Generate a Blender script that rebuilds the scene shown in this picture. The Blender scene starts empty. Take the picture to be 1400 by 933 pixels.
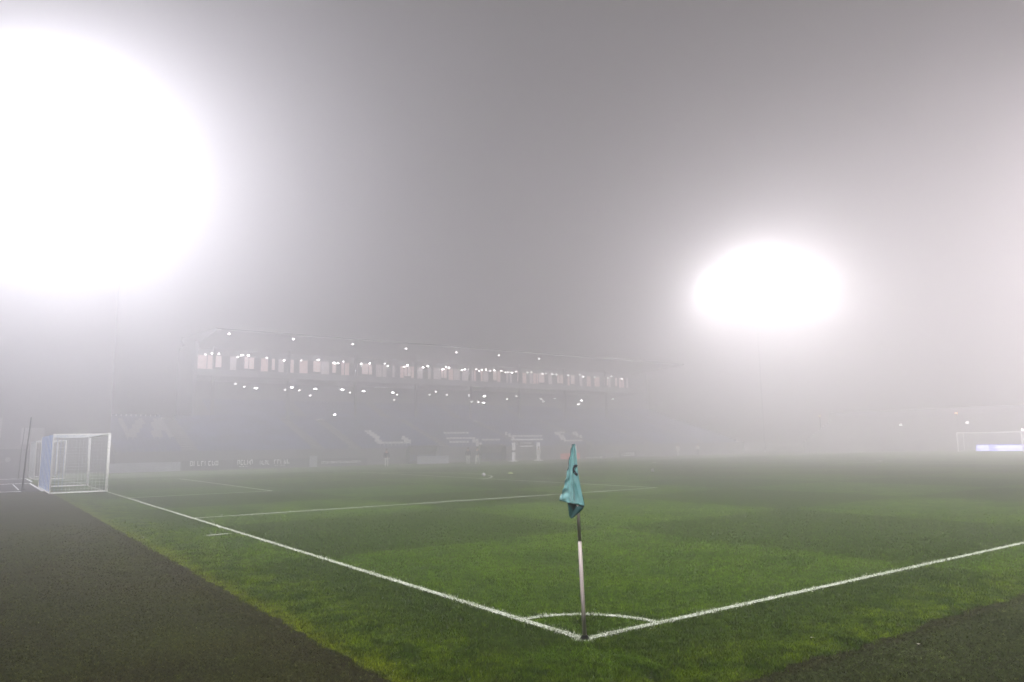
import bpy, bmesh, math, random
import numpy as np
from mathutils import Vector, Matrix
random.seed(7); rng = np.random.default_rng(7)
R = math.radians
sc = bpy.context.scene
# ------------------------------------------------------------------ camera
YAW, PITCH, ROLL = 0.62506512, 0.13981448, -0.01448203
cam_d = bpy.data.cameras.new('camera'); cam = bpy.data.objects.new('camera', cam_d)
sc.collection.objects.link(cam); sc.camera = cam
cam_d.sensor_width = 36.0; cam_d.lens = 1003.963 / 1400 * 36
cam_d.clip_start = 0.1; cam_d.clip_end = 2000
fw = Vector((math.sin(YAW) * math.cos(PITCH), math.cos(YAW) * math.cos(PITCH), math.sin(PITCH)))
rt = Vector((math.cos(YAW), -math.sin(YAW), 0)); up = rt.cross(fw)
r2 = rt * math.cos(ROLL) + up * math.sin(ROLL); u2 = -rt * math.sin(ROLL) + up * math.cos(ROLL)
m = Matrix((r2, u2, -fw)).transposed().to_4x4()
m.translation = Vector((-4.55271637, -5.25563271, 1.75508238)); cam.matrix_world = m
# ------------------------------------------------------------------ world
w = bpy.data.worlds.new('World'); sc.world = w; w.use_nodes = True
nt = w.node_tree; bg = nt.nodes['Background']
sky = nt.nodes.new('ShaderNodeTexSky'); sky.sky_type = 'NISHITA'; sky.sun_disc = False
sky.sun_elevation = R(-4); sky.sun_rotation = R(200); sky.air_density = 1.0; sky.dust_density = 2.0
nt.links.new(sky.outputs[0], bg.inputs[0]); bg.inputs[1].default_value = 0.05
# ------------------------------------------------------------------ view / render
sc.view_settings.view_transform = 'Standard'; sc.view_settings.look = 'None'
sc.view_settings.exposure = 0.0; sc.view_settings.gamma = 1.0
sc.cycles.use_denoising = True
sc.cycles.volume_bounces = 6; sc.cycles.max_bounces = 10

HAZE, ANISO = 0.0140, 0.71
PW, CONE = (1.55, .76, 5.6, 1.75), 114
FLOOD = 1.6e5                       # power of one floodlight group

# ================================================================== helpers
def gz(x, y):
    """height of the ground: the pitch falls away a little for drainage on its far side"""
    t = min(1.0, max(0.0, (y - 40) / 26)); return -0.35 * t * t * (3 - 2 * t)

def link(o, parent=None):
    sc.collection.objects.link(o)
    if parent: o.parent = parent
    return o

def tag(o, label=None, cat=None, group=None, kind=None):
    if label: o['label'] = label
    if cat: o['category'] = cat
    if group: o['group'] = group
    if kind: o['kind'] = kind
    return o

def thing(name, label, cat, loc, group=None):
    o = bpy.data.objects.new(name, None); o.empty_display_size = .2; link(o); o.location = loc
    return tag(o, label, cat, group)

class MB:
    """collects simple shapes into one mesh"""
    def __init__(s): s.v = []; s.f = []; s.mi = []; s.smooth = []
    def add(s, v, f, mi=0, smooth=False):
        b = len(s.v); s.v += [tuple(p) for p in v]
        s.f += [tuple(b + i for i in q) for q in f]; s.mi += [mi] * len(f); s.smooth += [smooth] * len(f); return s
    def box(s, x0, x1, y0, y1, z0, z1, mi=0):
        v = [(x, y, z) for z in (z0, z1) for y in (y0, y1) for x in (x0, x1)]
        return s.add(v, [(0, 2, 3, 1), (4, 5, 7, 6), (0, 1, 5, 4), (1, 3, 7, 5), (3, 2, 6, 7), (2, 0, 4, 6)], mi)
    def prism(s, pts, a, b, axis='x', mi=0):
        """polygon in the other two axes, pulled from a to b along axis"""
        n = len(pts)
        def P(p, t): return (t, p[0], p[1]) if axis == 'x' else (p[0], t, p[1]) if axis == 'y' else (p[0], p[1], t)
        v = [P(p, a) for p in pts] + [P(p, b) for p in pts]
        f = [tuple(range(n))[::-1], tuple(range(n, 2 * n))] + [(i, (i + 1) % n, n + (i + 1) % n, n + i) for i in range(n)]
        return s.add(v, f, mi)
    def tube(s, pts, r, n=10, mi=0, cap=True):
        pts = [Vector(p) for p in pts]; rs = r if isinstance(r, (list, tuple)) else [r] * len(pts)
        v = []; f = []; ref = None
        for i, p in enumerate(pts):
            d = (pts[min(i + 1, len(pts) - 1)] - pts[max(i - 1, 0)]).normalized()
            if ref is None: ref = d.orthogonal().normalized()
            ref = (ref - d * ref.dot(d)).normalized(); q = d.cross(ref)
            v += [p + (ref * math.cos(2 * math.pi * k / n) + q * math.sin(2 * math.pi * k / n)) * rs[i] for k in range(n)]
        for i in range(len(pts) - 1):
            for k in range(n):
                f.append((i * n + k, i * n + (k + 1) % n, (i + 1) * n + (k + 1) % n, (i + 1) * n + k))
        s.add(v, f, mi, n > 5)
        if cap:
            b = len(s.v) - len(v)
            s.f += [tuple(b + k for k in range(n))[::-1], tuple(b + (len(pts) - 1) * n + k for k in range(n))]
            s.mi += [mi, mi]; s.smooth += [False, False]
        return s
    def build(s, name, mats, parent=None, bevel=0):
        me = bpy.data.meshes.new(name); me.from_pydata(s.v, [], s.f)
        for m_ in (mats if isinstance(mats, (list, tuple)) else [mats]): me.materials.append(m_)
        me.polygons.foreach_set('material_index', s.mi); me.polygons.foreach_set('use_smooth', s.smooth)
        bm = bmesh.new(); bm.from_mesh(me); bmesh.ops.recalc_face_normals(bm, faces=bm.faces)
        if bevel: bmesh.ops.bevel(bm, geom=bm.edges[:], offset=bevel, segments=2, affect='EDGES', clamp_overlap=True)
        bm.to_mesh(me); bm.free(); me.update()
        return link(bpy.data.objects.new(name, me), parent)

# ------------------------------------------------------------------ materials
class NT:
    def __init__(s, name):
        s.m = bpy.data.materials.new(name); s.m.use_nodes = True; s.t = s.m.node_tree
        s.b = s.t.nodes['Principled BSDF']; s.out = s.t.nodes['Material Output']
    def n(s, typ, **kw):
        o = s.t.nodes.new(typ)
        for k, v in kw.items():
            if k.startswith('i_'): o.inputs[k[2:].replace('_', ' ')].default_value = v
            else: setattr(o, k, v)
        return o
    def l(s, a, b): s.t.links.new(a, b)
    def co(s): return s.n('ShaderNodeTexCoord').outputs['Object']
    def noise(s, scale, detail=3, vec=None, rough=.55):
        o = s.n('ShaderNodeTexNoise', i_Scale=scale, i_Detail=detail, i_Roughness=rough)
        s.l(vec or s.co(), o.inputs['Vector']); return o.outputs['Fac']
    def ramp(s, fac, a, b, c0=(0, 0, 0, 1), c1=(1, 1, 1, 1)):
        o = s.n('ShaderNodeValToRGB'); o.color_ramp.elements[0].position = a; o.color_ramp.elements[1].position = b
        o.color_ramp.elements[0].color = c0; o.color_ramp.elements[1].color = c1; s.l(fac, o.inputs[0]); return o.outputs[0]
    def mix(s, fac, a, b, mode='MIX'):
        o = s.n('ShaderNodeMix', data_type='RGBA', blend_type=mode)
        for sock, val in ((o.inputs[0], fac), (o.inputs[6], a), (o.inputs[7], b)):
            if hasattr(val, 'is_linked'): s.l(val, sock)
            else: sock.default_value = (*val, 1) if isinstance(val, tuple) and len(val) == 3 else val
        return o.outputs[2]
    def math(s, op, a, b=None, c=None):
        o = s.n('ShaderNodeMath', operation=op)
        for i, val in enumerate((a, b, c)):
            if val is None: continue
            if hasattr(val, 'is_linked'): s.l(val, o.inputs[i])
            else: o.inputs[i].default_value = val
        return o.outputs[0]

def plain(name, col, rough=.7, var=.12, scale=3.0, spec=.25, metal=0.0):
    k = NT(name)
    c = k.mix(k.ramp(k.noise(scale, 5), .35, .7), tuple(x * (1 - var) for x in col), tuple(min(1, x * (1 + var)) for x in col))
    k.l(c, k.b.inputs['Base Color']); k.b.inputs['Roughness'].default_value = rough
    k.b.inputs['Specular IOR Level'].default_value = spec; k.b.inputs['Metallic'].default_value = metal
    return k.m

def glow(name, col, strength):
    k = NT(name); k.b.inputs['Base Color'].default_value = (*[x * .5 for x in col], 1)
    k.b.inputs['Emission Color'].default_value = (*col, 1); k.b.inputs['Emission Strength'].default_value = strength
    k.m.cycles.emission_sampling = 'NONE'
    return k.m

def turf_material(name, blade):
    """mown grass of the pitch: bands, patches and yellow clover spots, the same over sheet and blades"""
    k = NT(name); co = k.co(); sep = k.n('ShaderNodeSeparateXYZ'); k.l(co, sep.inputs[0])
    wob = k.math('MULTIPLY', k.math('SUBTRACT', k.noise(1.6, 3, co), .5), .5)
    X = k.math('ADD', sep.outputs[0], wob); Y = k.math('ADD', sep.outputs[1], wob)
    def band(v, off, w):
        t = k.math('PINGPONG', k.math('ADD', v, off), w); o = k.n('ShaderNodeMapRange', interpolation_type='SMOOTHSTEP')
        o.inputs[1].default_value = w * .5 - .12; o.inputs[2].default_value = w * .5 + .12; k.l(t, o.inputs[0]); return o.outputs[0]
    bx = band(X, -3.1 + 12.4, 6.2); by = band(Y, -3.15 + 12.6, 6.3)
    xor = k.math('ABSOLUTE', k.math('SUBTRACT', bx, by))
    dark, lite = (.026, .058, .0020), (.056, .104, .0040)
    c = k.mix(k.ramp(k.noise(.9, 6, co, .65), .36, .66), dark, lite)
    c = k.mix(k.math('MULTIPLY', xor, .85), c, (.020, .040, .0018))
    # lush, brighter strips outside the lines
    mo = k.math('MINIMUM', k.math('SUBTRACT', sep.outputs[0], k.math('MULTIPLY', wob, -1.5)), k.math('ADD', sep.outputs[1], wob))
    o = k.n('ShaderNodeMapRange', interpolation_type='SMOOTHSTEP'); k.l(mo, o.inputs[0])
    o.inputs[1].default_value = -.45; o.inputs[2].default_value = -1.35; o.inputs[3].default_value = 0; o.inputs[4].default_value = 1
    strip = k.mix(k.ramp(k.noise(2.6, 5, co, .6), .38, .62), (.014, .036, .0008), (.066, .106, .0014))
    fr = k.n('ShaderNodeMapRange', interpolation_type='SMOOTHSTEP'); k.l(k.math('ADD', sep.outputs[0], k.math('MULTIPLY', wob, 1.2)), fr.inputs[0])
    fr.inputs[1].default_value = -1.62; fr.inputs[2].default_value = -1.92
    strip = k.mix(k.math('MULTIPLY', fr.outputs[0], .5), strip, (.125, .150, .0020))
    c = k.mix(o.outputs[0], c, strip)
    st = k.n('ShaderNodeMapping'); st.inputs['Scale'].default_value = (1, 1, 1); k.l(co, st.inputs[0])
    spots = k.ramp(k.noise(1.9, 6, st.outputs[0], .7), .60, .72)
    c = k.mix(k.math('MULTIPLY', spots, .7), c, (.070, .105, .0055))
    fine = k.ramp(k.noise(38, 4, co, .7), .3, .75)
    c = k.mix(.55, c, k.mix(fine, (.30, .30, .30), (1.45, 1.45, 1.45)), 'MULTIPLY')
    mp = k.n('ShaderNodeMapping'); mp.inputs['Scale'].default_value = (1, 1, 1); k.l(co, mp.inputs[0])
    c = k.mix(k.ramp(k.noise(7, 5, mp.outputs[0], .72), .36, .52), k.mix(.75, c, (.004, .012, .0004)), c)
    c = k.mix(k.ramp(k.noise(13, 4, mp.outputs[0], .7), .55, .68), c, k.mix(.5, c, (.085, .125, .006)))
    if blade:
        at = k.n('ShaderNodeAttribute', attribute_name='tint')
        c = k.mix(1.0, c, k.mix(at.outputs['Fac'], (.45, .5, .3), (3.0, 2.7, 1.9)), 'MULTIPLY')
    k.l(c, k.b.inputs['Base Color']); k.b.inputs['Roughness'].default_value = .75
    k.b.inputs['Specular IOR Level'].default_value = .12 if blade else .03
    if not blade:
        bp = k.n('ShaderNodeBump', i_Strength=.3, i_Distance=.02); k.l(k.noise(60, 3, co, .8), bp.inputs['Height']); k.l(bp.outputs[0], k.b.inputs['Normal'])
    return k.m

def surround_material(name, blade):
    """worn artificial turf round the pitch: grey green pile with brown rubber crumb"""
    k = NT(name); co = k.co(); sep = k.n('ShaderNodeSeparateXYZ'); k.l(co, sep.inputs[0])
    c = k.mix(k.ramp(k.noise(.8, 6, co, .65), .38, .64), (.038, .060, .002), (.120, .160, .008))
    c = k.mix(k.ramp(k.noise(.45, 3, co), .48, .68), c, (.075, .076, .008))
    # brown crumb collected along the edge of the real grass
    e = k.math('MINIMUM', k.math('SUBTRACT', -1.9, sep.outputs[0]), 99.0)
    e = k.math('ADD', e, k.math('MULTIPLY', k.math('SUBTRACT', k.noise(2.2, 4, co), .5), .9))
    o = k.n('ShaderNodeMapRange', interpolation_type='SMOOTHSTEP'); k.l(e, o.inputs[0])
    o.inputs[1].default_value = .55; o.inputs[2].default_value = 0.0; o.inputs[3].default_value = 0; o.inputs[4].default_value = .8
    c = k.mix(o.outputs[0], c, (.030, .021, .008))
    # the run-off by the touchline is darker, greener pile
    g = k.n('ShaderNodeMapRange', interpolation_type='SMOOTHSTEP'); k.l(sep.outputs[0], g.inputs[0])
    g.inputs[1].default_value = -2.2; g.inputs[2].default_value = -1.2; c = k.mix(g.outputs[0], c, k.mix(k.ramp(k.noise(1.2, 5, co), .35, .65), (.016, .024, .004), (.028, .038, .008)))
    e2 = k.math('SUBTRACT', -1.62, sep.outputs[1]); e2 = k.math('ADD', e2, k.math('MULTIPLY', k.math('SUBTRACT', k.noise(3, 4, co), .5), .25))  # shadow under the raised grass edge, painted as a dark brown strip
    o2 = k.n('ShaderNodeMapRange', interpolation_type='SMOOTHSTEP'); k.l(e2, o2.inputs[0])
    o2.inputs[1].default_value = .22; o2.inputs[2].default_value = .02; o2.inputs[3].default_value = 0; o2.inputs[4].default_value = .8
    c = k.mix(o2.outputs[0], c, (.014, .011, .004))
    fine = k.ramp(k.noise(70, 5, co, .75), .3, .72)
    c = k.mix(k.ramp(k.noise(20, 5, co, .8), .52, .64), c, k.mix(.6, c, (.12, .14, .05)))
    c = k.mix(k.ramp(k.noise(11, 5, co, .8), .38, .52), k.mix(.7, c, (.008, .010, .002)), c)
    c = k.mix(.7, c, k.mix(fine, (.35, .35, .35), (1.5, 1.5, 1.5)), 'MULTIPLY')
    if blade:
        at = k.n('ShaderNodeAttribute', attribute_name='tint')
        c = k.mix(1.0, c, k.mix(at.outputs['Fac'], (.45, .45, .45), (3.0, 3.0, 2.7)), 'MULTIPLY')
    k.l(c, k.b.inputs['Base Color']); k.b.inputs['Roughness'].default_value = .8
    k.b.inputs['Specular IOR Level'].default_value = .15 if blade else .04
    if not blade:
        bp = k.n('ShaderNodeBump', i_Strength=.6, i_Distance=.02); k.l(k.noise(90, 4, co, .8), bp.inputs['Height']); k.l(bp.outputs[0], k.b.inputs['Normal'])
    return k.m

def paint_material(name, blade):
    k = NT(name); co = k.co()
    c = k.mix(k.ramp(k.noise(45, 4, co, .8), .38, .56), (.09, .13, .04), (.56, .57, .53))
    c = k.mix(k.ramp(k.noise(4, 4, co, .7), .25, .45), k.mix(.35, c, (.12, .17, .06)), c)
    if blade:
        at = k.n('ShaderNodeAttribute', attribute_name='tint'); c = k.mix(at.outputs['Fac'], (.20, .24, .14), (.60, .60, .55))
    k.l(c, k.b.inputs['Base Color']); k.b.inputs['Roughness'].default_value = .9; k.b.inputs['Specular IOR Level'].default_value = .05
    return k.m

M = dict(
    turf=turf_material('mown_grass', False), turf_b=turf_material('mown_grass_blades', True),
    sur=surround_material('artificial_turf', False), sur_b=surround_material('artificial_turf_fibres', True),
    paint=paint_material('line_paint', False), paint_b=paint_material('line_paint_on_grass', True),
    white=plain('white_painted_metal', (.86, .86, .86), .45, .05, 6), net=plain('white_net_cord', (.72, .74, .78), .8, .06),
    blue_net=plain('blue_net_cord', (.16, .30, .72), .8, .1), pole=plain('pale_plastic_pole', (.46, .39, .385), .4, .08, 9, .3),
    pole_upper=plain('lifted_pale_pole', (.62, .54, .54), .5, .15, 12), rubber=plain('black_rubber', (.008, .008, .009), .8, .3, 30, .08),
    black=plain('black_print', (.012, .014, .02), .7, .2, 20), dark_metal=plain('dark_grey_metal', (.05, .05, .055), .5, .15),
    galvanised=plain('galvanised_steel', (.68, .68, .69), .5, .1), concrete=plain('grey_concrete', (.24, .24, .245), .85, .18, .6), concrete_d=plain('dark_concrete', (.10, .10, .108), .85, .2, .5),
    stair=plain('pale_concrete_stair', (.68, .68, .68), .85, .1), clad=plain('grey_cladding', (.12, .12, .135), .6, .15, .3),
    seat=plain('blue_plastic_seat', (.055, .068, .15), .5, .4, .35), seat_w=plain('white_plastic_seat', (.60, .60, .60), .5, .08), seat_dim=plain('dimmed_white_seat', (.24, .24, .25), .5, .08),
    board=plain('dark_board', (.045, .047, .06), .5, .15, .8), board_p=plain('pale_board', (.3, .31, .35), .5, .15, .8), red=plain('red_board', (.50, .10, .09), .5, .1),
    mark=plain('white_print', (.8, .8, .8), .6, .15, 2.5), glass=plain('smoked_shelter_glass', (.05, .055, .065), .15, .1, 1, .5),
    carpet=plain('dark_printed_carpet', (.030, .030, .034), .85, .15, 2, .05),
    cloth=plain('dark_training_cloth', (.03, .035, .06), .85, .2, 8), pale_cloth=plain('pale_cloth', (.62, .62, .60), .85, .1, 8), skin=plain('skin', (.45, .28, .21), .6, .06),
    hair=plain('dark_hair', (.03, .022, .016), .7, .2, 30), ball=plain('white_ball_leather', (.28, .28, .27), .5, .05), cone=plain('pale_green_plastic', (.35, .42, .15), .5, .05),
    lamp=glow('lit_ceiling_lamp', (1, .93, .95), 30), lamp_s=glow('small_lit_lamp', (1, .93, .93), 14), lamp_o=glow('orange_lit_lamp', (1, .40, .15), 9),
    flood=glow('lit_floodlight_glass', (.95, .96, 1), 60), screen=glow('blue_lit_screen', (.30, .32, 1.0), 2.4), screen_w=glow('white_letters_on_lit_screen', (.80, .82, 1.0), 3.4),
)
WINDOW = [glow('lit_lounge_glass', (1, .74, .72), .46), glow('bright_lounge_glass', (1, .80, .78), .62), glow('dim_lounge_glass', (.9, .8, .82), .30)]

# ================================================================== the setting
def sheet(name, x0, x1, y0, y1, nx, ny, z, mat, wav=None):
    xs = np.linspace(x0, x1, nx); ys = np.linspace(y0, y1, ny); v = []
    for y in ys:
        for x in xs: v.append((x, y, gz(x, y) + z))
    f = [(j * nx + i, j * nx + i + 1, (j + 1) * nx + i + 1, (j + 1) * nx + i) for j in range(ny - 1) for i in range(nx - 1)]
    mb = MB(); mb.add(v, f, 0, True); return mb.build(name, mat)

g = sheet('ground', -220, 320, -240, 300, 3, 271, 0, M['sur']); tag(g, kind='structure')

# pitch of real grass with a ragged edge against the artificial turf
def edge_x(y): return -1.93 + .012 * math.sin(y * 3.1) + .014 * math.sin(y * 7.7 + 1) + .014 * math.sin(y * 17 + 2)
def edge_y(x): return -1.62 + .03 * math.sin(x * 2.3) + .03 * math.sin(x * 6.1 + 2) + .02 * math.sin(x * 19)
mb = MB()
ys = [edge_y(-1.9)] + list(np.arange(-1.5, 74.0, .08)); n = len(ys); xs_in = [-1.5, 30, 60, 104]
v = []
for y in ys:
    v.append((edge_x(y), y, gz(0, y) + .006))
    for x in xs_in: v.append((x, y, gz(x, y) + .006))
k = 5; f = [(j * k + i, j * k + i + 1, (j + 1) * k + i + 1, (j + 1) * k + i) for j in range(1, n - 1) for i in range(k - 1)]
mb.add(v, f, 0, True)
xs = np.arange(-1.9, 104, .08)
v = []; 
for x in xs: v += [(x, edge_y(x), .006), (x, -1.5, .006)]
mb.add(v, [(2 * i, 2 * i + 2, 2 * i + 3, 2 * i + 1) for i in range(len(xs) - 1)], 0, True)
tag(mb.build('pitch', M['turf']), kind='structure')

# painted lines
LW = .105
LINES = [((0, -.05), (0, 68)), ((-.05, 0), (100, 0)), ((0, 15.02), (16.9, 15.02)), ((16.9, 15.02), (16.9, 54)), ((0, 54), (16.9, 54)),
         ((0, 25.3), (5.3, 25.3)), ((5.3, 25.3), (5.3, 42.8)), ((0, 42.8), (5.3, 42.8)), ((-.68, 10.82), (-.20, 10.82)),
         ((0, 68), (100, 68)), ((100, 0), (100, 68)), ((50, 0), (50, 68)), ((100, 13.8), (83.5, 13.8)), ((83.5, 13.8), (83.5, 54.2))]
def line_quad(mb, a, b, w, z=.011):
    d = Vector((b[0] - a[0], b[1] - a[1])); L = d.length; d /= L; q = Vector((-d.y, d.x)) * w / 2
    n = max(1, int(L / 1.0)); v = []
    for i in range(n + 1):
        p = Vector(a) + d * L * i / n
        for s_ in (-1, 1): v.append((p.x + q.x * s_, p.y + q.y * s_, gz(0, p.y) + z))
    mb.add(v, [(2 * i, 2 * i + 2, 2 * i + 3, 2 * i + 1) for i in range(n)])
mb = MB(); z = .011
for i, (a, b) in enumerate(LINES):
    z += .0005; line_quad(mb, a, b, LW * (.8 if i < 2 else 1.1), z)
arc = [(.97 * math.sin(t), .97 * math.cos(t)) for t in np.linspace(.05, math.pi / 2 - .05, 25)]
v = []
for t in np.linspace(.055, math.pi / 2 - .055, 25):
    for r_ in (.93, 1.01): v.append((r_ * math.sin(t), r_ * math.cos(t), .0105))
mb.add(v, [(2 * i, 2 * i + 2, 2 * i + 3, 2 * i + 1) for i in range(24)])
v = []                                                            # penalty arc, centre circle
for c_, R_, t0, t1 in (((11, 34), 9.15, -.93, .93), ((50, 34), 9.15, -math.pi, math.pi)):
    v = []
    for t in np.linspace(t0, t1, 60):
        for r_ in (R_ - .05, R_ + .05): x_ = c_[0] + r_ * math.cos(t); y_ = c_[1] + r_ * math.sin(t); v.append((x_, y_, gz(x_, y_) + .0095))
    mb.add(v, [(2 * i, 2 * i + 2, 2 * i + 3, 2 * i + 1) for i in range(59)])
tag(mb.build('pitch_markings', M['paint']), kind='structure')

# ---- blades near the camera
CAMP = np.array([-4.5527, -5.2556])
def in_line(x, y):
    """distance to the nearest of the painted lines near the corner"""
    d = np.full(x.shape, 9.0)
    seg = lambda a, b: np.hypot(*(np.stack([x, y]) - (np.array(a)[:, None] + (np.array(b) - np.array(a))[:, None] * np.clip(((x - a[0]) * (b[0] - a[0]) + (y - a[1]) * (b[1] - a[1])) / ((b[0] - a[0]) ** 2 + (b[1] - a[1]) ** 2), 0, 1))))
    for a, b in ((LINES[0]), (LINES[1]), (LINES[2]), (LINES[8])): d = np.minimum(d, seg(a, b))
    r_ = np.abs(np.hypot(x, y) - .97); d = np.where((x > 0) & (y > 0), np.minimum(d, r_), d)
    return d
N = 1500000
# sample by angle and distance so that the screen density stays even
ang = rng.uniform(YAW - R(41), YAW + R(41), N); dist = 3.0 + (22 - 3.0) * rng.random(N) ** 1.6
wgt = rng.random(N) < np.clip(.25 + 1.0 * np.exp(-(dist - 3) / 6), 0, 1) * np.clip((22 - dist) / 9, 0, 1)
ang, dist = ang[wgt], dist[wgt]
bx = CAMP[0] + dist * np.sin(ang); by = CAMP[1] + dist * np.cos(ang)
rag = rng.normal(0, .028, bx.shape)
ex = -1.93 + .012 * np.sin(by * 3.1) + .014 * np.sin(by * 7.7 + 1) + .014 * np.sin(by * 17 + 2) + rag
ey = -1.62 + .03 * np.sin(bx * 2.3) + .03 * np.sin(bx * 6.1 + 2) + .02 * np.sin(bx * 19) + rag
real = (bx > ex) & (by > ey)
dl = in_line(bx, by); painted = real & (dl < LW / 2 + .004 + rng.normal(0, .02, bx.shape)) & (rng.random(bx.shape) < .86)
# random clumps: height follows a cheap smooth noise
cl = (np.sin(bx * 5.3 + 1.7 * np.sin(by * 3.1)) * np.sin(by * 6.1 + 1.3 * np.sin(bx * 4.3)) + .6 * np.sin(bx * 17 + by * 13) * np.sin(by * 19 - bx * 7)) * .5
def blades(name, mask, h0, w0, mat, keep, lean, label=None):
    idx = np.where(mask & (rng.random(mask.shape) < keep))[0]; n = len(idx)
    x, y, d = bx[idx], by[idx], dist[idx]
    h = h0 * rng.uniform(.45, 1.2, n) * (1 + .5 * cl[idx]) * (1 + d * .012); wd = w0 * rng.uniform(.6, 1.3, n) * (d / 4.5) ** .8
    a = rng.uniform(0, 2 * np.pi, n); b = rng.uniform(0, 2 * np.pi, n); l = lean * h * rng.uniform(.2, 1.5, n)
    V = np.zeros((n, 3, 3), np.float32)
    V[:, 0] = np.stack([x - np.cos(a) * wd / 2, y - np.sin(a) * wd / 2, np.full(n, .004)], 1)
    V[:, 1] = np.stack([x + np.cos(a) * wd / 2, y + np.sin(a) * wd / 2, np.full(n, .004)], 1)
    V[:, 2] = np.stack([x + np.cos(b) * l, y + np.sin(b) * l, h], 1)
    me = bpy.data.meshes.new(name); me.vertices.add(3 * n); me.vertices.foreach_set('co', V.ravel())
    me.loops.add(3 * n); me.loops.foreach_set('vertex_index', np.arange(3 * n, dtype=np.int32))
    me.polygons.add(n); me.polygons.foreach_set('loop_start', np.arange(0, 3 * n, 3, dtype=np.int32)); me.polygons.foreach_set('loop_total', np.full(n, 3, np.int32))
    at = me.attributes.new('tint', 'FLOAT', 'POINT'); at.data.foreach_set('value', np.repeat(rng.random(n) ** 1.5, 3).astype(np.float32))
    me.update(); me.validate(); me.materials.append(mat)
    o = link(bpy.data.objects.new(name, me)); return tag(o, label, 'grass' if 'turf' not in name else 'turf', kind='stuff')
blades('grass', real & ~painted, .028, .0055, M['turf_b'], 1.0, .55, 'short mown green grass blades growing on the pitch')
blades('painted_grass', painted, .024, .0075, M['paint_b'], 1.0, .7, 'grass blades coated with white line paint along the pitch lines')
blades('artificial_turf_fibre', ~real, .020, .0055, M['sur_b'], .9, 1.3, 'flattened grey green pile of the artificial turf beside the pitch')

# ================================================================== floodlights
def tower(loc, aim, power, col, label, n_spots=3, spread=5.0, w_=11.0, cone=115):
    x, y, z = loc; t = thing('floodlight_mast', label, 'floodlight', (x, y, 0), 'floodlight masts at the corners of the ground')
    d = (Vector(aim) - Vector(loc)); dh = Vector((d.x, d.y, 0)).normalized(); side = Vector((-dh.y, dh.x, 0))
    MB().tube([(0, 0, -.4), (0, 0, z * .5), (0, 0, z - 2.2)], [.16, .12, .08], 14).build('mast', M['galvanised'], t)
    mb = MB(); rows = [(-1.8, w_), (0, w_), (1.8, w_ * .85)]
    for dz, ww in rows: mb.tube([-side * ww / 2 + Vector((0, 0, z + dz)), side * ww / 2 + Vector((0, 0, z + dz))], .09, 6)
    for q in (-.45, -.15, .15, .45): mb.tube([side * w_ * q * .85 + Vector((0, 0, z - 2.4)), side * w_ * q * .85 + Vector((0, 0, z + 2.0))], .09, 6)
    mb.build('head_frame', M['dark_metal'], t)
    for dz, ww in rows:
        for i in range(7):
            p = side * ww * (i - 3) / 7 + dh * .35 + Vector((0, 0, z + dz)); dn = (Vector(aim) - Vector((x, y, 0)) - p).normalized()
            h = MB().tube([p - dn * .25, p + dn * .12, p + dn * .2], [.18, .38, .40], 12).build('lamp_head', M['dark_metal'], t)
            MB().tube([p + dn * .203, p + dn * .215], .36, 12).build('lamp_glass', M['flood'], h)
    for i in range(n_spots):
        q = (i - (n_spots - 1) / 2) / max(1, (n_spots - 1)) * 2
        l = bpy.data.lights.new('floodlight', 'SPOT'); l.energy = power * FLOOD / n_spots; l.spot_size = R(cone); l.spot_blend = 1.0
        l.shadow_soft_size = 2.2; l.color = col
        o = link(bpy.data.objects.new('floodlight_beam', l), t)
        p = side * spread * q + dh * 3.2 + Vector((0, 0, z + (-2.0, 2.0, 2.0, -2.0)[i])); o.location = p
        o.rotation_euler = (Vector(aim) - Vector((x, y, 0)) - p).to_track_quat('-Z', 'Y').to_euler()
    return t
tower((-6.5, 84, 36), (18, 55, 0), PW[0], (.93, .94, 1), 'floodlight mast lost in white glare above the far left corner, behind the goal', 4, 8, cone=CONE)
tower((115, 80, 33.2), (88, 52, 0), PW[1], (1, .985, 1), 'floodlight mast lost in white glare beyond the far right corner', 4, 9, cone=CONE)
tower((114, -12, 33), (88, 22, 0), PW[2], (1, .955, .975), 'floodlight mast outside the right edge lighting the fog pink white', 4, 6, cone=CONE)
tower((-15, -14, 33), (45, 36, 0), PW[3], (1, .985, .97), 'floodlight mast behind the near corner flag', 1, 4, cone=102)

# ================================================================== main stand on the far side
ST = thing('main_stand', 'long main stand with blue seats and a band of lit lounge windows, fading into fog', 'grandstand', (0, 0, 0))
X0, X1 = 6.0, 101.0
T0, TZ, TS = 75.0, 1.4, .3077                       # first row, its height, slope of the lower tier
mb = MB(); prof = [(74.2, -.5), (74.2, TZ - .15)]
y = T0
for i in range(16): prof += [(y, TZ - .15 + .8 * TS * i), (y, TZ - .15 + .8 * TS * (i + 1))]; y += .8
prof += [(88.2, TZ + 16 * .8 * TS), (88.2, -.5)]
mb.prism(prof, X0, X1, 'x'); mb.build('lower_tier', M['concrete_d'], ST)
mb = MB(); prof = [(88.2, -.5), (88.2, 5.1)]; y = 88.2
for i in range(9): prof += [(y, 5.1 + .32 * i), (y, 5.1 + .32 * (i + 1))]; y += .8
prof += [(96, 8.0), (96, -.5)]
mb.prism(prof, 16, X1, 'x'); mb.build('upper_tier', M['concrete_d'], ST)
MB().box(X0, X1, 74.02, 74.18, -.5, 1.55).build('front_wall', M['concrete_d'], ST)
MB().box(16, X1, 96.02, 96.4, -.5, 15.2).build('back_wall', M['clad'], ST)
MB().box(15.6, 15.98, 87.5, 96.4, -.5, 14.6).build('side_wall', M['clad'], ST)
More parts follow.
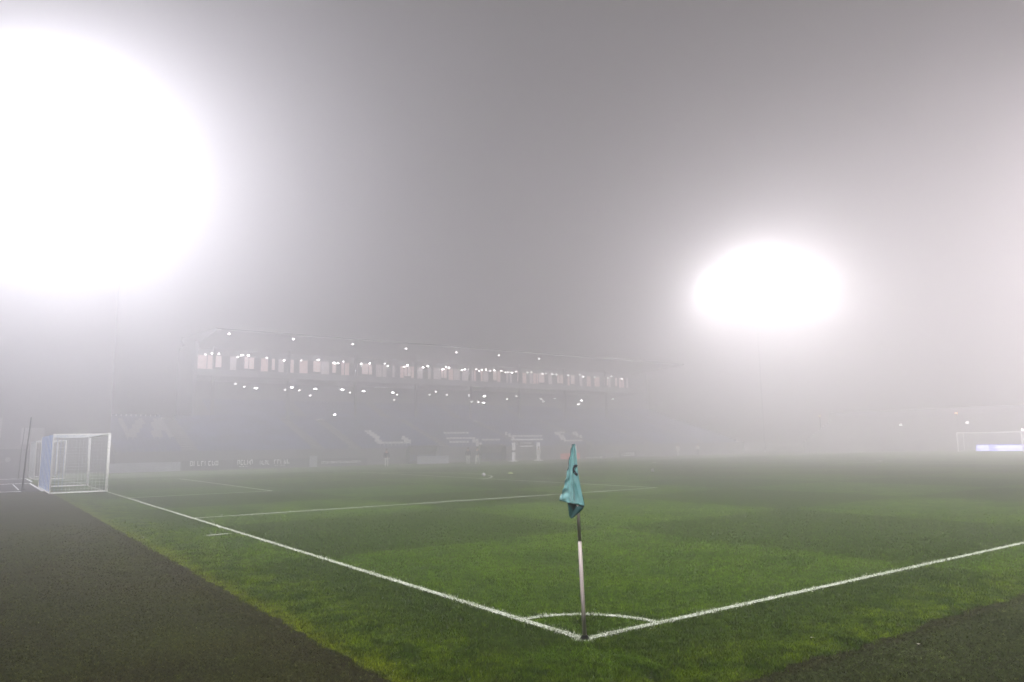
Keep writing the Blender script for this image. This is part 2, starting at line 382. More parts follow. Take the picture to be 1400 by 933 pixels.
# middle rail and low barrier
mb = MB(); mb.box(17, 99, 88.02, 88.1, 5.12, 5.26)
for i in range(42): mb.box(17 + i * 2, 17.05 + i * 2, 88.03, 88.09, 4.6, 5.12)
mb.build('railing', M['stair'], ST)
for x0, x1 in ((44.8, 48.2), (59.2, 66.2), (70, 74)): MB().box(x0, x1, 85.2, 85.3, 4.3, 5.0).build('banner', M['board_p'], ST)
# lounge storey
MB().box(16, 92, 88.4, 96, 10.5, 11.1).build('lounge_floor', M['clad'], ST)
MB().box(16, 92, 88.2, 88.38, 10.6, 11.35).build('fascia', M['concrete'], ST)
MB().box(16, 92, 91.4, 96, 11.1, 14.0).build('lounge_back', M['concrete_d'], ST)
x = 16.4; kinds = '001 2 11 0 1 2 0 0 12 1 00 2 11 22 2 0110 2 2 211 02 220 02 10 2 2 1 0 2'.replace(' ', '3')
i = 0
while x < 90:
    w1 = rng.uniform(.35, 1.25); c = kinds[i % len(kinds)]; i += 1
    if c != '3' and w1 > .3:
        p = MB().box(x, x + w1, 90.0, 90.05, 11.45 + (.35 if c == '1' else 0), 13.25).build('window', WINDOW[int(c)], ST)
        mb = MB(); mb.box(x - .06, x, 89.96, 90.09, 11.1, 13.3); mb.box(x + w1, x + w1 + .06, 89.96, 90.09, 11.1, 13.3); mb.build('frame', M['clad'], p)
    x += w1 + (.08 if c != '3' else -.2)
MB().box(16, 92, 90.02, 90.12, 13.28, 14.0).build('lintel', M['concrete'], ST)
mb = MB(); mb.prism([(79, 14.8), (79, 15.0), (97, 16.2), (97, 15.6), (91, 14.1)], 16, 92.5, 'x'); mb.build('roof', M['dark_metal'], ST)
for x in np.arange(18, 92, 9.3): MB().box(x, x + .3, 88.6, 88.9, 4.9, 14.6).build('column', M['concrete_d'], ST)

def lamp(x, y, z, w_, mat, par):
    w_ *= .7
    MB().box(x - w_ / 2, x + w_ / 2, y - .08, y + .08, z - .05, z + .05).build('ceiling_lamp', mat, par)
for x, z in ((17.52, 14.48), (24.91, 14.42), (32.42, 14.31), (39.86, 14.24), (47.57, 14.22), (54.62, 14.23), (61.85, 14.15)): lamp(x, 80, z + .1, .26, M['lamp_s'], ST)
LOW = [(21.41, 9.89), (22.52, 9.56), (24.0, 9.42), (27.82, 9.35), (28.69, 9.67), (29.69, 9.31), (31.22, 8.67), (31.91, 9.58), (35.79, 9.6), (36.87, 9.23), (38.95, 9.49), (43.51, 9.42), (44.21, 9.12), (43.75, 8.37), (49.54, 9.27), (50.67, 9.74), (52.58, 9.35), (56.65, 9.35), (56.91, 9.01), (56.91, 8.34), (58.26, 8.36), (59.36, 9.31), (59.22, 8.27), (63.72, 8.95), (65.62, 9.47), (70.72, 9.12), (71.18, 8.76), (73.69, 9.31), (79.54, 9.08), (78.85, 8.43), (86.99, 9.51)]
BIG = {2, 4, 7, 8, 10, 11, 17, 19, 21, 22, 28, 29}
for i, (x, z) in enumerate(LOW): lamp(x, 91, z, .50 if i in BIG else .22, M['lamp'] if i in BIG else M['lamp_s'], ST)
x = 17.3
for i in range(52):
    lamp(x, 89.6, 13.22 + rng.uniform(-.18, .22), rng.choice([.2, .28, .38]), M['lamp'] if rng.random() < .45 else M['lamp_s'], ST); x += rng.choice([.5, .8, 1.3, 2.3, 2.6])
    if x > 88: break
for x, y, z in ((29.24, 87.9, 4.18), (33.48, 87.9, 5.45), (36.61, 87.9, 4.19), (54.83, 87.9, 4.09), (75.3, 87.9, 4.94), (80.8, 87.9, 3.98)): lamp(x, y, z + .55, .3, M['lamp'], ST)

# seats of the lower tier: blocks between the stairs, letters picked out in white seats
AIS = [13.0, 26.5, 30.9, 43.0, 55.0, 67.5, 79.5, 91.5]; AW = 1.15
for xa in AIS[:]:
    mb = MB()
    for i in range(32):
        yy = T0 + .4 * i; mb.box(xa - AW / 2, xa + AW / 2, yy, yy + .41, TZ - .10 + TS * .4 * i - .12, TZ - .10 + TS * .4 * i)
    mb.build('stair', M['stair'], ST)
STROKES = {
 'V': [((7.86, 85.3), (7.9, 79.2)), ((9.9, 85.3), (7.9, 79.2))], 'A': [((10.6, 79.6), (11.6, 85.9)), ((11.6, 85.9), (12.2, 79.6)), ((11, 81.5), (12, 81.5))],
 'L': [((35.35, 81.1), (35.1, 79.2)), ((35.1, 79.2), (34.7, 76)), ((34.7, 76.0), (38.3, 75.9)), ((38.3, 76), (38.9, 78.5))],
 'E': [((46.1, 79.95), (49.1, 79.9)), ((45.0, 78.0), (48.6, 77.9)), ((44.4, 76.1), (46.6, 76.1)), ((48.6, 77.9), (48.2, 75.4))],
 'T': [((55.6, 80.5), (55.6, 78.4)), ((55.6, 78.4), (60.7, 78.3)), ((50.2, 76.9), (52.3, 76.8))],
 'O': [((65.3, 80.3), (68.5, 80.3)), ((68.5, 80.3), (67.3, 76)), ((67.3, 76), (63.5, 76.1)), ((63.5, 76.1), (65.3, 80.3))]}
def seat_geo(mb, x, y, z):
    mb.box(x - .2, x + .2, y + .08, y + .42, z + .30, z + .36); mb.box(x - .2, x + .2, y + .42, y + .48, z + .36, z + .80)
def dist_seg(px, py, a, b):
    L2 = (b[0] - a[0]) ** 2 + (b[1] - a[1]) ** 2; t = max(0, min(1, ((px - a[0]) * (b[0] - a[0]) + (py - a[1]) * (b[1] - a[1])) / L2))
    return math.hypot(px - a[0] - t * (b[0] - a[0]), py - a[1] - t * (b[1] - a[1]))
blue = MB(); whites = {(k_, i_): MB() for k_ in STROKES for i_ in range(len(STROKES[k_]))}
for i in range(16):
    yr = T0 + .8 * i; zr = TZ - .15 + .8 * TS * i + .8 * TS
    x = X0 + .4
    while x < X1 - .3:
        if min(abs(x - a) for a in AIS) > AW / 2 + .2:
            hit = None
            for k_, segs in STROKES.items():
                for i_, (a, b) in enumerate(segs):
                    if dist_seg(x, yr + .3, a, b) < .46: hit = (k_, i_); break
                if hit: break
            seat_geo(whites[hit] if hit else blue, x, yr, zr - .8 * TS)
        x += .5
for i in range(8):
    yr = 88.4 + .8 * i; x = 17
    while x < X1 - .3:
        if (x - 17) % 12 > 1.3: seat_geo(blue, x, yr, 5.1 + .32 * i)
        x += .5
tag(blue.build('seat', M['seat'], ST), kind='stuff')
for k_, mbw in whites.items():
    if mbw.v: mbw.build('white_seat_row', M['seat_dim'] if k_[0] in 'VA' else M['seat_w'], ST)  # V and A: white seats in a dimmer tone, so they read fainter

# corner block left of the stand
CB = thing('corner_building', 'dark grey corner block left of the main stand, behind the goal', 'building', (0, 0, 0))
MB().box(-40, 5.7, 76, 98, -.5, 19.2).build('wall', M['dark_metal'], CB)
MB().box(-39.8, 5.5, 76.2, 97.8, 19.21, 19.4).build('roof', M['dark_metal'], CB)
for x0, x1, z0, z1 in ((-3.9, -3.0, 3.0, 4.8), (-1.5, .3, 2.4, 3.9)): MB().box(x0, x1, 75.9, 75.97, z0, z1).build('window', M['concrete'], CB)
BW = thing('perimeter_wall', 'dark low wall with a round white emblem behind the left goal', 'wall', (0, 0, 0))
MB().box(-16, .2, 66.0, 66.25, -.5, 1.95).build('panel', M['board'], BW)
MB().tube([(-2.62, 65.97, 1.12), (-2.62, 65.99, 1.12)], .19, 20).build('emblem', M['concrete'], BW)

# stand behind the far goal
FS = thing('end_stand', 'low end stand almost swallowed by fog behind the far right goal', 'grandstand', (0, 0, 0))
prof = [(112, -.5), (112, 1.2)]
for i in range(12): prof += [(112 + .85 * i, 1.2 + .36 * i), (112 + .85 * i, 1.2 + .36 * (i + 1))]
prof += [(122.5, 5.6), (122.5, -.5)]
mb = MB(); mb.prism([(a, b) for a, b in prof], -5, 70, 'y')
mb.build('terrace', M['concrete_d'], FS)
MB().box(122.6, 123, -6, 71, -.5, 6.6).build('back_wall', M['clad'], FS)
for y_, z_, o_ in ((66.5, 5.81, 1), (52.89, 3.91, 0), (44.65, 5.38, 1), (43.29, 3.94, 0), (36.4, 2.72, 0)):
    MB().box(111.8, 111.9, y_ - .13, y_ + .13, z_ - .09, z_ + .09).build('lamp', M['lamp_o'] if o_ else M['lamp_s'], FS)
for y_, z_ in ((66.5, 5.81), (52.89, 3.91), (44.65, 5.38), (43.29, 3.94), (36.4, 2.72)): MB().tube([(111.95, y_, -.3), (111.95, y_, z_ + .2)], .05, 6).build('lamp_pole', M['dark_metal'], FS)

# ================================================================== boards along the far touchline
def letters(mb, x0, x1, y, z0, z1, n, seed):
    """rows of short pale strokes: the lettering on the boards cannot be read through the fog"""
    r_ = random.Random(seed); w_ = (x1 - x0) / n
    for i in range(n):
        a = x0 + i * w_; t = w_ * .2
        mb.box(a, a + t, y - .012, y, z0, z1)
        if r_.random() < .75: mb.box(a + t, a + w_ * .72, y - .012, y, z1 - (z1 - z0) * .2, z1)
        if r_.random() < .6: mb.box(a + t, a + w_ * .72, y - .012, y, z0, z0 + (z1 - z0) * .2)
        if r_.random() < .5: mb.box(a + w_ * .55, a + w_ * .75, y - .012, y, z0 + (z1 - z0) * .2, z1 - (z1 - z0) * .2)
def board(x0, x1, mat, z1, texts, label, y=71.5, z0=-.32, mk='mark'):
    t = thing('advertising_board', label, 'board', ((x0 + x1) / 2, y, z0), 'advertising boards along the far touchline'); cx = (x0 + x1) / 2
    MB().box(x0 - cx, x1 - cx, 0, .08, 0, z1 - z0).build('panel', mat, t)
    mb = MB()
    for q in (.15, .85): mb.prism([(.1, 0), (.5, 0), (.1, .6)], (x0 - cx) + (x1 - x0) * q, (x0 - cx) + (x1 - x0) * q + .05, 'x')
    mb.build('support', M['dark_metal'], t)
    for (a, b, c0, c1, n) in texts:
        mb = MB(); letters(mb, a - cx, b - cx, 0, c0 - z0, c1 - z0, n, int(a * 10)); mb.build('lettering', M[mk], t)
    return t
board(5.2, 11.3, M['board_p'], .55, [], 'blank pale grey board at the left end of the board row, behind the goal')
board(11.4, 16.1, M['board'], .62, [(12.16, 14.87, .12, .58, 8)], 'dark board with one line of small pale lettering, left of the underlined lettering boards')
board(16.2, 24.0, M['board'], .62, [(16.63, 18.22, .1, .6, 5), (16.8, 18.1, -.08, -.02, 2), (18.85, 19.9, .05, .5, 4), (20.3, 22.0, .12, .55, 5), (20.4, 21.6, -.08, -.02, 2)], 'dark board with three groups of underlined pale lettering')
board(24.1, 24.9, M['board_p'], .85, [], 'narrow upright pale panel between two dark boards')
board(25.0, 30.7, M['board'], .52, [(25.4, 30.0, .0, .24, 22)], 'dark board with one long thin line of pale lettering, right end of the dark row')
board(36.5, 40.7, M['board_p'], .55, [], 'pale blue grey board in front of the left team shelter', 70.6, -.35)
board(58.6, 61.9, M['red'], .45, [], 'faded red board just left of the corner flag')
board(62.5, 66.6, M['board'], .1, [(62.9, 66.2, -.30, -.12, 12)], 'low dark board with a dotted white line right of the corner flag', 71.5, -.4)
board(69.4, 72.8, M['board'], .6, [(69.8, 72.4, -.1, .35, 6)], 'small dark board with thick pale lettering, farthest right along the touchline', 71.5, -.4)
t = thing('led_board', 'blue lit screen board with white letters behind the far right goal', 'screen', (104, 34, -.1))
MB().box(-.02, .15, -14, 5.3, 0, .95).build('housing', M['dark_metal'], t)
MB().box(-.05, -.022, -13.9, 5.2, .05, .9).build('screen', M['screen'], t)
mb = MB(); r_ = random.Random(3)
for a, b in ((3.68, 5.0), (-.2, 2.8), (-4.5, -1.0), (-9, -6)):
    a2, b2 = a, b
    mb.box(-.075, -.052, a2, b2, .5, .74)
    q = a2
    while q < b2 - .3: mb.box(-.075, -.052, q, q + .22, .16, .38); q += .36
mb.build('lettering', M['screen_w'], t)

# team shelters, tunnel gate
def shelter(x0, x1, label, y=72.4):
    cx = (x0 + x1) / 2; w_ = (x1 - x0) / 2; t = thing('team_shelter', label, 'shelter', (cx, y, -.4), 'team shelters in front of the main stand')
    pr = [(0.0, 2.1), (.55, 2.2), (1.0, 1.9), (1.25, 1.3), (1.3, 0), (1.22, 0), (1.17, 1.25), (.93, 1.8), (.52, 2.1), (0, 2.0)]
    MB().prism(pr, -w_, w_, 'x').build('canopy', M['glass'], t)
    for s_ in (-1, 1): MB().prism([(.1, 0), (.25, 1.95), (.55, 2.05), (.93, 1.78), (1.15, 1.25), (1.2, 0)], s_ * w_, s_ * (w_ + .05), 'x').build('side_panel', M['glass'], t)
    n = int(w_ * 2 / .6)
    for i in range(n):
        s_ = MB().box(-w_ + .35 + i * .6 - .2, -w_ + .35 + i * .6 + .2, .5, .9, .4, .5).build('seat', M['seat'], t)
        MB().box(-w_ + .35 + i * .6 - .2, -w_ + .35 + i * .6 + .2, .86, .93, .5, 1.1).build('backrest', M['seat'], s_)
shelter(36.6, 40.7, 'curved dark team shelter behind the pale blue grey board'); shelter(46.6, 50.4, 'curved dark team shelter left of the white tunnel gate')
t = thing('tunnel_gate', 'white gate frame with printed posts at the players tunnel', 'gate', (51.7, 70, -.38), None)
for s_ in (-1, 1):
    p = MB().box(s_ * 1.95 - .22, s_ * 1.95 + .22, -.1, .1, .12, 1.15).box(s_ * 1.95 - .22, s_ * 1.95 + .22, -.1, .1, 1.4, 2.35).build('post', M['mark'], t, .02)
    MB().box(s_ * 1.95 - .16, s_ * 1.95 + .16, -.08, .08, 1.15, 1.4).build('band', M['black'], p)
    MB().box(s_ * 1.95 - .5, s_ * 1.95 + .5, -.35, .35, 0, .12).build('foot', M['mark'], t, .02)
MB().box(-2.3, 2.7, -.08, .08, 2.62, 2.8).build('crossbar', M['mark'], t)
p = MB().box(-1.1, 1.2, -.05, .05, 1.75, 2.45).build('sign', M['board'], t)
mb = MB(); letters(mb, -.9, 1.0, -.055, 2.15, 2.38, 7, 5); mb.box(-1.0, 1.1, -.07, -.055, 1.82, 1.96); mb.build('lettering', M['mark'], p)

# ================================================================== goals
def grid_net(mb, o, u, v_, nu, nv, r=.0055, sag=0.0, mi=lambda i: 0):
    """square mesh of cords over the parallelogram o, u, v; sag pushes the middle downwards"""
    o, u, v_ = Vector(o), Vector(u), Vector(v_)
    def P(a, b): return o + u * a + v_ * b - Vector((0, 0, sag * math.sin(math.pi * a) * math.sin(math.pi * b)))
    k_ = 1 if not sag else 6
    for i in range(nu + 1): mb.tube([P(i / nu, q / k_) for q in range(k_ + 1)], r, 3, mi(i), False)
    for j in range(nv + 1): mb.tube([P(q / k_, j / nv) for q in range(k_ + 1)], r, 3, 0, False)
def goal(loc, W_, H_, D_, sgn, label, group, blue=False, cell=.13, near_depth=None):
    """mouth along +y from loc, net running back by sgn along x"""
    t = thing('goal', label, 'goal', loc, group); r = .06; d = D_ * sgn
    for y_ in (0, W_): MB().tube([(0, y_, 0), (0, y_, H_)], r, 16).build('post', M['white'], t)
    MB().tube([(0, -r, H_), (0, W_ + r, H_)], r, 16).build('crossbar', M['white'], t)
    mb = MB()
    mb.tube([(0, 0, .03), (d, 0, .03), (d, W_, .03), (0, W_, .03)], .035, 8)
    mb.build('ground_frame', M['white'], t)
    for y_ in (0, W_): MB().tube([(d, y_, 0), (d, y_, H_), (0, y_, H_)], .028, 8).build('net_support', M['white'], t)
    nh = int(H_ / cell); nd = int(D_ / cell); nw = int(W_ / cell)
    mats = [M['net'], M['blue_net']]
    bl = (lambda i: 1 if blue and (i // 3) % 2 == 0 else 0)
    mb = MB(); grid_net(mb, (d, 0, .03), (0, W_, 0), (0, 0, H_ - .03), nw, nh, .008 if blue else .006, 0, bl); mb.build('back_net', mats, t)
    for y_ in (0, W_):
        mb = MB(); grid_net(mb, (0, y_, .03), (d, 0, 0), (0, 0, H_ - .03), nd, nh, .0040, 0, (lambda i: 1 if blue and i > nd - 4 else 0)); mb.build('side_net', mats, t)
    mb = MB(); grid_net(mb, (0, 0, H_), (d, 0, 0), (0, W_, 0), nd, nw, .007, .10, (lambda i: 1 if blue and i > nd * .45 else 0)); mb.build('top_net', mats, t)
    return t
goal((0, 30.86, 0), 6.95, 2.44, 2.05, -1, 'white goal with a blue and white net at the left end of the goal line', 'full size goals', True)
goal((0, 50.6, -.03), 6.0, 2.44, 1.6, -1, 'second white goal standing farther off, seen through the net of the near goal', None, False, .16)
goal((98, 31.6, -.05), 7.3, 2.44, 1.8, 1, 'faint white goal at the far right end of the pitch', 'full size goals', False, .2)

# flat printed carpets with white outlines beside the goal
def carpet(x0, x1, y0, y1, label, inner):
    t = thing('advertising_carpet', label, 'carpet', ((x0 + x1) / 2, (y0 + y1) / 2, 0), 'printed carpets lying beside the goal'); cx, cy = (x0 + x1) / 2, (y0 + y1) / 2
    MB().box(x0 - cx, x1 - cx, y0 - cy, y1 - cy, .012, .02).build('cloth', M['carpet'], t)
    mb = MB(); b = .10; X_, Y_ = (x1 - x0) / 2, (y1 - y0) / 2
    mb.box(-X_, X_, Y_ - .38, Y_, .021, .026); mb.box(X_ - b, X_, -Y_, Y_ - .39, .021, .026)
    for (a0, a1, c0, c1) in inner:
        mb.box(a0 - cx, a1 - cx, c0 - cy, c0 - cy + .2, .021, .026); mb.box(a0 - cx, a0 - cx + .06, c0 - cy + .21, c1 - cy - .01, .021, .026); mb.box(a1 - cx - .06, a1 - cx, c0 - cy + .21, c1 - cy - .01, .021, .026)
    mb.build('white_outline', M['mark'], t)
carpet(-7.5, -2.1, 33.3, 43.6, 'dark carpet with white outline lying beside the near goal', [(-3.72, -2.92, 33.9, 42.6)])
carpet(-9.0, -1.9, 45.5, 52.0, 'narrow looking dark carpet with white edge behind the outlined one', [])
t = thing('net_pole', 'tall thin dark pole standing on the carpet left of the goal', 'pole', (-2.86, 34.5, 0), 'thin poles beside the left goal')
MB().tube([(0, 0, 0), (.06, 0, 1.7), (.14, .02, 3.28)], [.034, .03, .022], 8).build('shaft', M['dark_metal'], t); MB().tube([(0, 0, .0), (0, 0, .06)], .14, 14).build('foot', M['rubber'], t)
t = thing('net_pole', 'shorter looking dark pole farther behind the tall one', 'pole', (-2.35, 52.4, 0), 'thin poles beside the left goal')
MB().tube([(0, 0, 0), (.06, 0, 1.7), (.14, .02, 3.3)], [.034, .03, .022], 8).build('shaft', M['dark_metal'], t); MB().tube([(0, 0, .0), (0, 0, .06)], .14, 14).build('foot', M['rubber'], t)

# ================================================================== balls and cones on the grass
def sphere(mb, c, r, nseg=12, nr=8, sz=1):
    v = []; f = []
    for i in range(nr + 1):
        for j in range(nseg):
            a = math.pi * i / nr; b = 2 * math.pi * j / nseg; v.append((c[0] + r * math.sin(a) * math.cos(b), c[1] + r * math.sin(a) * math.sin(b), c[2] + r * sz * math.cos(a)))
    for i in range(nr):
        for j in range(nseg): f.append((i * nseg + j, i * nseg + (j + 1) % nseg, (i + 1) * nseg + (j + 1) % nseg, (i + 1) * nseg + j))
    mb.add(v, f, 0, True)
for x, y, lb in ((18.32, 29.34, 'white ball on the grass inside the far penalty box, left of the flag'), (27.9, 25.7, 'white ball on the grass to the right of the corner flag')):
    mb = MB(); sphere(mb, (0, 0, .12), .11); o = mb.build('football', M['ball']); o.location = (x, y, gz(x, y)); tag(o, lb, 'ball', 'white balls on the pitch')
t = MB().tube([(0, 0, .01), (0, 0, .03), (0, 0, .09)], [.16, .15, .05], 14).build('marker_cone', M['cone']); t.location = (21.6, 31.35, 0)
tag(t, 'low pale marker cone on the grass beyond the penalty box line', 'cone')

# ================================================================== people by the far touchline
def skin_mesh(name, verts, edges, radii, mat, parent=None, sub=2):
    me = bpy.data.meshes.new(name + '_rig'); me.from_pydata(verts, edges, []); o = bpy.data.objects.new(name, me); sc.collection.objects.link(o)
    md = o.modifiers.new('skin', 'SKIN'); md.use_smooth_shade = True
    for i, r_ in enumerate(radii): me.skin_vertices[0].data[i].radius = (r_, r_) if not isinstance(r_, tuple) else r_
    me.skin_vertices[0].data[0].use_root = True
    sd = o.modifiers.new('sub', 'SUBSURF'); sd.levels = sub; sd.render_levels = sub
    dg = bpy.context.evaluated_depsgraph_get(); new = bpy.data.meshes.new_from_object(o.evaluated_get(dg))
    bpy.data.objects.remove(o); bpy.data.meshes.remove(me); new.name = name
    q = bpy.data.objects.new(name, new); new.materials.clear()
    for m_ in (mat if isinstance(mat, list) else [mat]): new.materials.append(m_)
    link(q, parent); return q
def person(x, y, yaw, top, legs, label, stride=.12, arm=.1):
    t = thing('person', label, 'person', (x, y, gz(x, y) + .01 if y < 68 else -.36), 'people standing by the far touchline')
    t.rotation_euler = (0, 0, yaw)
    s1, s2 = stride, -stride
    V = [(0, 0, .95), (0, 0, 1.18), (0, 0, 1.40), (0, 0, 1.52), (0, -.01, 1.62), (0, -.015, 1.74),
         (.10, 0, .90), (.11, s1 * .6 - .03, .50), (.11, s1, .09), (.11, s1 - .16, .04),
         (-.10, 0, .90), (-.11, s2 * .6 - .03, .50), (-.11, s2, .09), (-.11, s2 - .16, .04),
         (.19, 0, 1.42), (.25, arm * .3, 1.14), (.24, -arm - .05, .92), (.23, -arm - .10, .82),
         (-.19, 0, 1.42), (-.25, 0, 1.14), (-.24, -arm, .92), (-.23, -arm - .05, .82)]
    E = [(0, 1), (1, 2), (2, 3), (3, 4), (4, 5), (0, 6), (6, 7), (7, 8), (8, 9), (0, 10), (10, 11), (11, 12), (12, 13), (2, 14), (14, 15), (15, 16), (16, 17), (2, 18), (18, 19), (19, 20), (20, 21)]
    Rr = [.14, .125, .13, .055, .095, .085, .085, .058, .042, .038, .085, .058, .042, .038, .06, .045, .034, .036, .06, .045, .034, .036]
    b = skin_mesh('body', V, E, Rr, [M['skin'], M[legs], M['rubber']], t)
    for p in b.data.polygons: z_ = p.center.z; p.material_index = 2 if z_ < .09 else 1 if z_ < .95 else 0
    skin_mesh('jacket', [(0, 0, .88), (0, 0, 1.18), (0, 0, 1.43), (.19, 0, 1.43), (.25, arm * .3, 1.14), (.24, -arm - .03, .93), (-.19, 0, 1.43), (-.25, 0, 1.14), (-.24, -arm, .93)],
              [(0, 1), (1, 2), (2, 3), (3, 4), (4, 5), (2, 6), (6, 7), (7, 8)], [.17, .155, .15, .078, .06, .05, .078, .06, .05], M[top], t)
    mb = MB(); sphere(mb, (0, .012, 1.735), .102, 12, 8, 1.05); mb.build('hair', M['hair'], t)
person(37.84, 61.8, 2.6, 'cloth', 'pale_cloth', 'person in dark jacket and pale trousers, left of a pair on the far grass')
person(38.5, 61.0, 2.2, 'cloth', 'pale_cloth', 'person in dark top, right of the pair on the far grass', .28, .2)
person(27.96, 61.1, 2.5, 'cloth', 'pale_cloth', 'lone person with pale trousers standing below the pale seat letters', .05)
person(52.6, 68.6, 2.5, 'pale_cloth', 'pale_cloth', 'person in pale clothes standing in the tunnel gate')
person(80.4, 70.5, 2.6, 'pale_cloth', 'pale_cloth', 'faint pale person, left one of two far right of the corner flag')
person(84.9, 70.5, 2.6, 'pale_cloth', 'cloth', 'faint person with pale top, right one of two far right of the corner flag')

# ================================================================== the corner flag
CF = thing('corner_flag', 'turquoise corner flag hanging from a pale pole at the corner of the pitch', 'flag', (0, 0, 0))
top = Vector((-.035, .03, 1.745)); P0 = Vector((.0, .0, .03))
def pole_at(z): return P0 + (top - P0) * ((z - P0.z) / (top.z - P0.z))
MB().tube([pole_at(.03), pole_at(.4), pole_at(.865)], [.0192, .0185, .0165], 20).build('pole', M['pole'], CF)
MB().tube([pole_at(.866), pole_at(1.3), pole_at(1.735)], [.0155, .0148, .0135], 18).build('upper_pole', M['pole_upper'], CF)  # same pale pole, its colour lifted against the flag's shade
MB().tube([(0, 0, 0), (0, 0, .012), (0, 0, .030), (0, 0, .045)], [.048, .045, .034, .0225], 20).build('base_ring', M['rubber'], CF)

def cloth_material():
    k = NT('turquoise_satin'); co = k.co()
    c = k.mix(k.ramp(k.noise(9, 5, co), .35, .7), (.12, .30, .315), (.19, .38, .39)); k.l(c, k.b.inputs['Base Color'])
    k.b.inputs['Roughness'].default_value = .42; k.b.inputs['Sheen Weight'].default_value = .2; k.b.inputs['Specular IOR Level'].default_value = .4
    w_ = k.n('ShaderNodeTexWave', i_Scale=260.0); k.l(co, w_.inputs['Vector'])
    bp = k.n('ShaderNodeBump', i_Strength=.12, i_Distance=.002); k.l(w_.outputs['Fac'], bp.inputs['Height']); k.l(bp.outputs[0], k.b.inputs['Normal']); return k.m
M['teal'] = cloth_material(); M['teal_shade'] = plain('shaded_teal_cloth', (.006, .050, .052), .55, .2, 12)
# cloth frame: s runs to the right as seen from the corner side, n points towards the viewer side
S_ = Vector((math.cos(YAW + .06), -math.sin(YAW + .06), 0)); N_ = Vector((-math.sin(YAW + .06), -math.cos(YAW + .06), 0))
FL = [(1.752, -.006, .004), (1.742, -.024, .008), (1.70, -.036, .011), (1.60, -.060, .014), (1.50, -.082, .018), (1.42, -.102, .028), (1.35, -.122, .040), (1.29, -.148, .050), (1.232, -.172, .060)]   # z, left, right
def flag_pt(u, t_):
    """u 0..1 across from the free edge to the pole edge, t_ 0..1 down"""
    q = t_ * (len(FL) - 1); i = min(int(q), len(FL) - 2); a = q - i
    z, l, r_ = [FL[i][k_] * (1 - a) + FL[i + 1][k_] * a for k_ in range(3)]
    z -= .048 * u * t_ ** 2.0                                     # the hem falls lower towards the pole
    x = l + (r_ - l) * u
    amp = .004 + .016 * t_
    n_ = .024 + amp * (math.sin(u * 11 + t_ * 2.2 + .5) + .55 * math.sin(u * 23 - t_ * 5)) * (.35 + .65 * math.sin(math.pi * min(1, max(0, u)))) \
        + .010 * math.sin(t_ * 34 + u * 9) * (1 - u) ** 2 * t_ + .004 * math.sin(t_ * 17 - u * 14) - .030 * (1 - u) ** 2 * t_
    n_ += .014 * t_ ** 3
    if u > .85: n_ *= 1 - .25 * (u - .85) / .15
    if u > .3: n_ = max(n_, .0185)
    x += .0035 * math.sin(t_ * 46) * (1 - u)
    b = pole_at(z); return Vector((b.x, b.y, z)) + S_ * x + N_ * n_
nu, nv = 48, 90
v = [flag_pt(i / nu, j / nv) for j in range(nv + 1) for i in range(nu + 1)]
f = [(j * (nu + 1) + i, j * (nu + 1) + i + 1, (j + 1) * (nu + 1) + i + 1, (j + 1) * (nu + 1) + i) for j in range(nv) for i in range(nu)]
mb = MB(); mb.add(v, f, 0, True); fo = mb.build('flag', M['teal'], CF)
so = fo.modifiers.new('cloth_thickness', 'SOLIDIFY'); so.thickness = .0012
# folded back half: same cloth, its shade painted as dark teal; corner hangs below
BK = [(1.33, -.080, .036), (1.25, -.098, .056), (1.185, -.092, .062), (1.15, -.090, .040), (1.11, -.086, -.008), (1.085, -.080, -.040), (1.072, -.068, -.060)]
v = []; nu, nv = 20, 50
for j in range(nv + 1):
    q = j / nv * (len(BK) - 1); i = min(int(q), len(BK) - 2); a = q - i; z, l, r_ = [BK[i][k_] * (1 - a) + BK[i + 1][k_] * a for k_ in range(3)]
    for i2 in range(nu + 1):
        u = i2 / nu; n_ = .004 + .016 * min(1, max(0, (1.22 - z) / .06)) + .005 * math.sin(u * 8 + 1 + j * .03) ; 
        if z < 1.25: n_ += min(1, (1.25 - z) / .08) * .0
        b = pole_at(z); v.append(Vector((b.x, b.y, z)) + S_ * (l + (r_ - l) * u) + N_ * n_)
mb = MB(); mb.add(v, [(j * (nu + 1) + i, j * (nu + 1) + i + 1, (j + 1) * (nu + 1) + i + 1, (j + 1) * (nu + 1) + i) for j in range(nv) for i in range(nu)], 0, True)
bo = mb.build('shaded_flag_fold', M['teal_shade'], CF); so = bo.modifiers.new('cloth_thickness', 'SOLIDIFY'); so.thickness = .0012
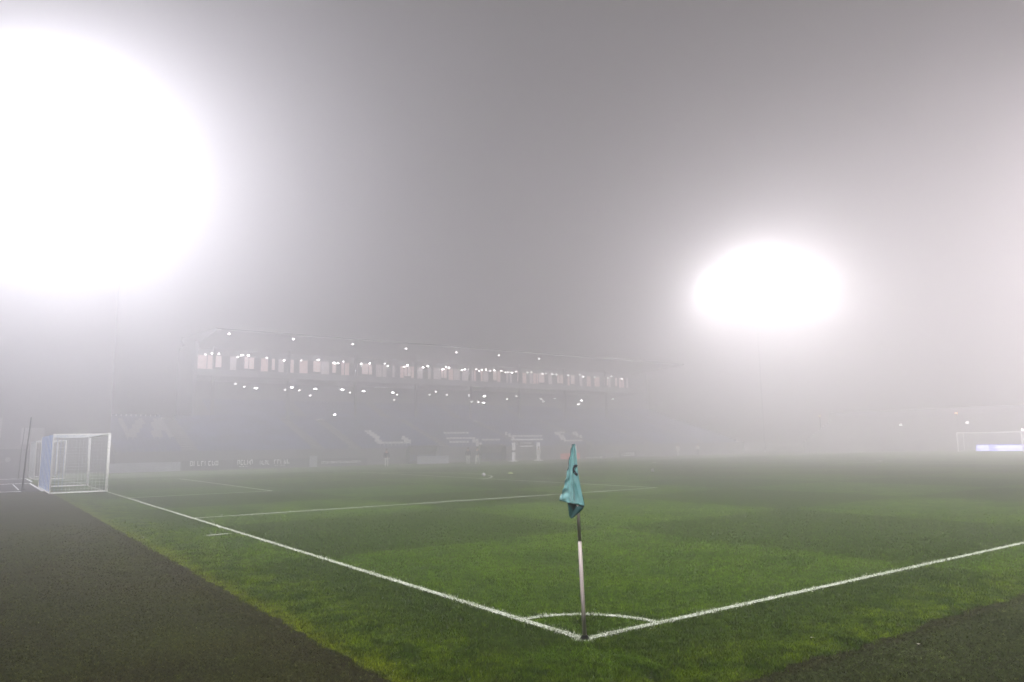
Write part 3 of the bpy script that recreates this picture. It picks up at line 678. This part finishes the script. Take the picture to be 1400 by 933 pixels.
# black emblem stroke cut by the fold, and wavy black marks along the free side
def ribbon(pts, wds, name, mat, off=.0022):
    v = []
    for i, (u, t_) in enumerate(pts):
        a = flag_pt(u, t_); a2 = flag_pt(min(1, u + .02), t_); a3 = flag_pt(u, t_ + .008); nn = (a2 - a).cross(a3 - a).normalized()
        if nn.dot(N_) < 0: nn = -nn
        p0 = flag_pt(*pts[max(0, i - 1)]); p1 = flag_pt(*pts[min(len(pts) - 1, i + 1)]); d = (p1 - p0).normalized(); q = nn.cross(d).normalized()
        for s_ in (-1, 1): v.append(a + q * wds[i] * s_ + nn * off)
    mb = MB(); mb.add(v, [(2 * i, 2 * i + 2, 2 * i + 3, 2 * i + 1) for i in range(len(pts) - 1)], 0, True); o = mb.build(name, mat, fo)
    so = o.modifiers.new('thickness', 'SOLIDIFY'); so.thickness = .0008; return o
def uz(dx, z):                                                      # cloth coordinates of a point dx right of the pole at height z
    t_ = .5
    for _ in range(30):
        q = t_ * (len(FL) - 1); i = min(int(q), len(FL) - 2); a = q - i; zz = FL[i][0] * (1 - a) + FL[i + 1][0] * a
        t_ += (zz - z) * 1.2; t_ = max(0, min(1, t_))
    q = t_ * (len(FL) - 1); i = min(int(q), len(FL) - 2); a = q - i; l = FL[i][1] * (1 - a) + FL[i + 1][1] * a; r_ = FL[i][2] * (1 - a) + FL[i + 1][2] * a
    return max(.02, min(.99, (dx - l) / (r_ - l))), t_
em = [(.012, 1.553), (.004, 1.558), (-.008, 1.557), (-.018, 1.548), (-.024, 1.532), (-.023, 1.514), (-.016, 1.500), (-.006, 1.490), (.006, 1.482), (.014, 1.480)]
ribbon([uz(*p) for p in em], [.010, .011, .0115, .012, .012, .0125, .013, .013, .012, .010], 'emblem', M['black'])
ribbon([(.04 + .02 * math.sin(i * 1.1), .02 + i * .012) for i in range(40)], [.0012 + .0022 * abs(math.sin(i * .62)) for i in range(40)], 'edge_marks', M['black'])
ribbon([(i / 30, .975) for i in range(1, 31)], [.0022] * 30, 'hem', plain('pale_hem', (.22, .50, .52), .5, .05))

# ================================================================== fallen leaves by the touchline edge
for x, y, lb in ((1.55, -1.28, 'small pale leaf on the bright grass strip right of the flag'), (2.05, -1.95, 'small pale leaf on the dark turf at the lower right')):
    mb = MB(); mb.add([(0, -.03, .024), (.016, -.008, .03), (.012, .018, .032), (0, .034, .026), (-.013, .016, .034), (-.015, -.008, .028)], [(0, 1, 2, 3, 4, 5)])
    o = mb.build('fallen_leaf', M['pole']); o.location = (x, y, 0); o.rotation_euler = (.1, .1, x); tag(o, lb, 'leaf', 'fallen leaves on the ground')

# ================================================================== fog
vm = bpy.data.materials.new('fog'); vm.use_nodes = True; t = vm.node_tree; t.nodes.remove(t.nodes['Principled BSDF'])
pv = t.nodes.new('ShaderNodeVolumePrincipled'); pv.inputs['Color'].default_value = (.965, .935, .955, 1)
pv.inputs['Density'].default_value = HAZE; pv.inputs['Anisotropy'].default_value = ANISO
t.links.new(pv.outputs[0], t.nodes['Material Output'].inputs['Volume'])
tag(MB().box(-230, 330, -250, 310, -1.4, 40.5).build('haze', vm), 'even white night fog filling the stadium', 'fog', kind='stuff')
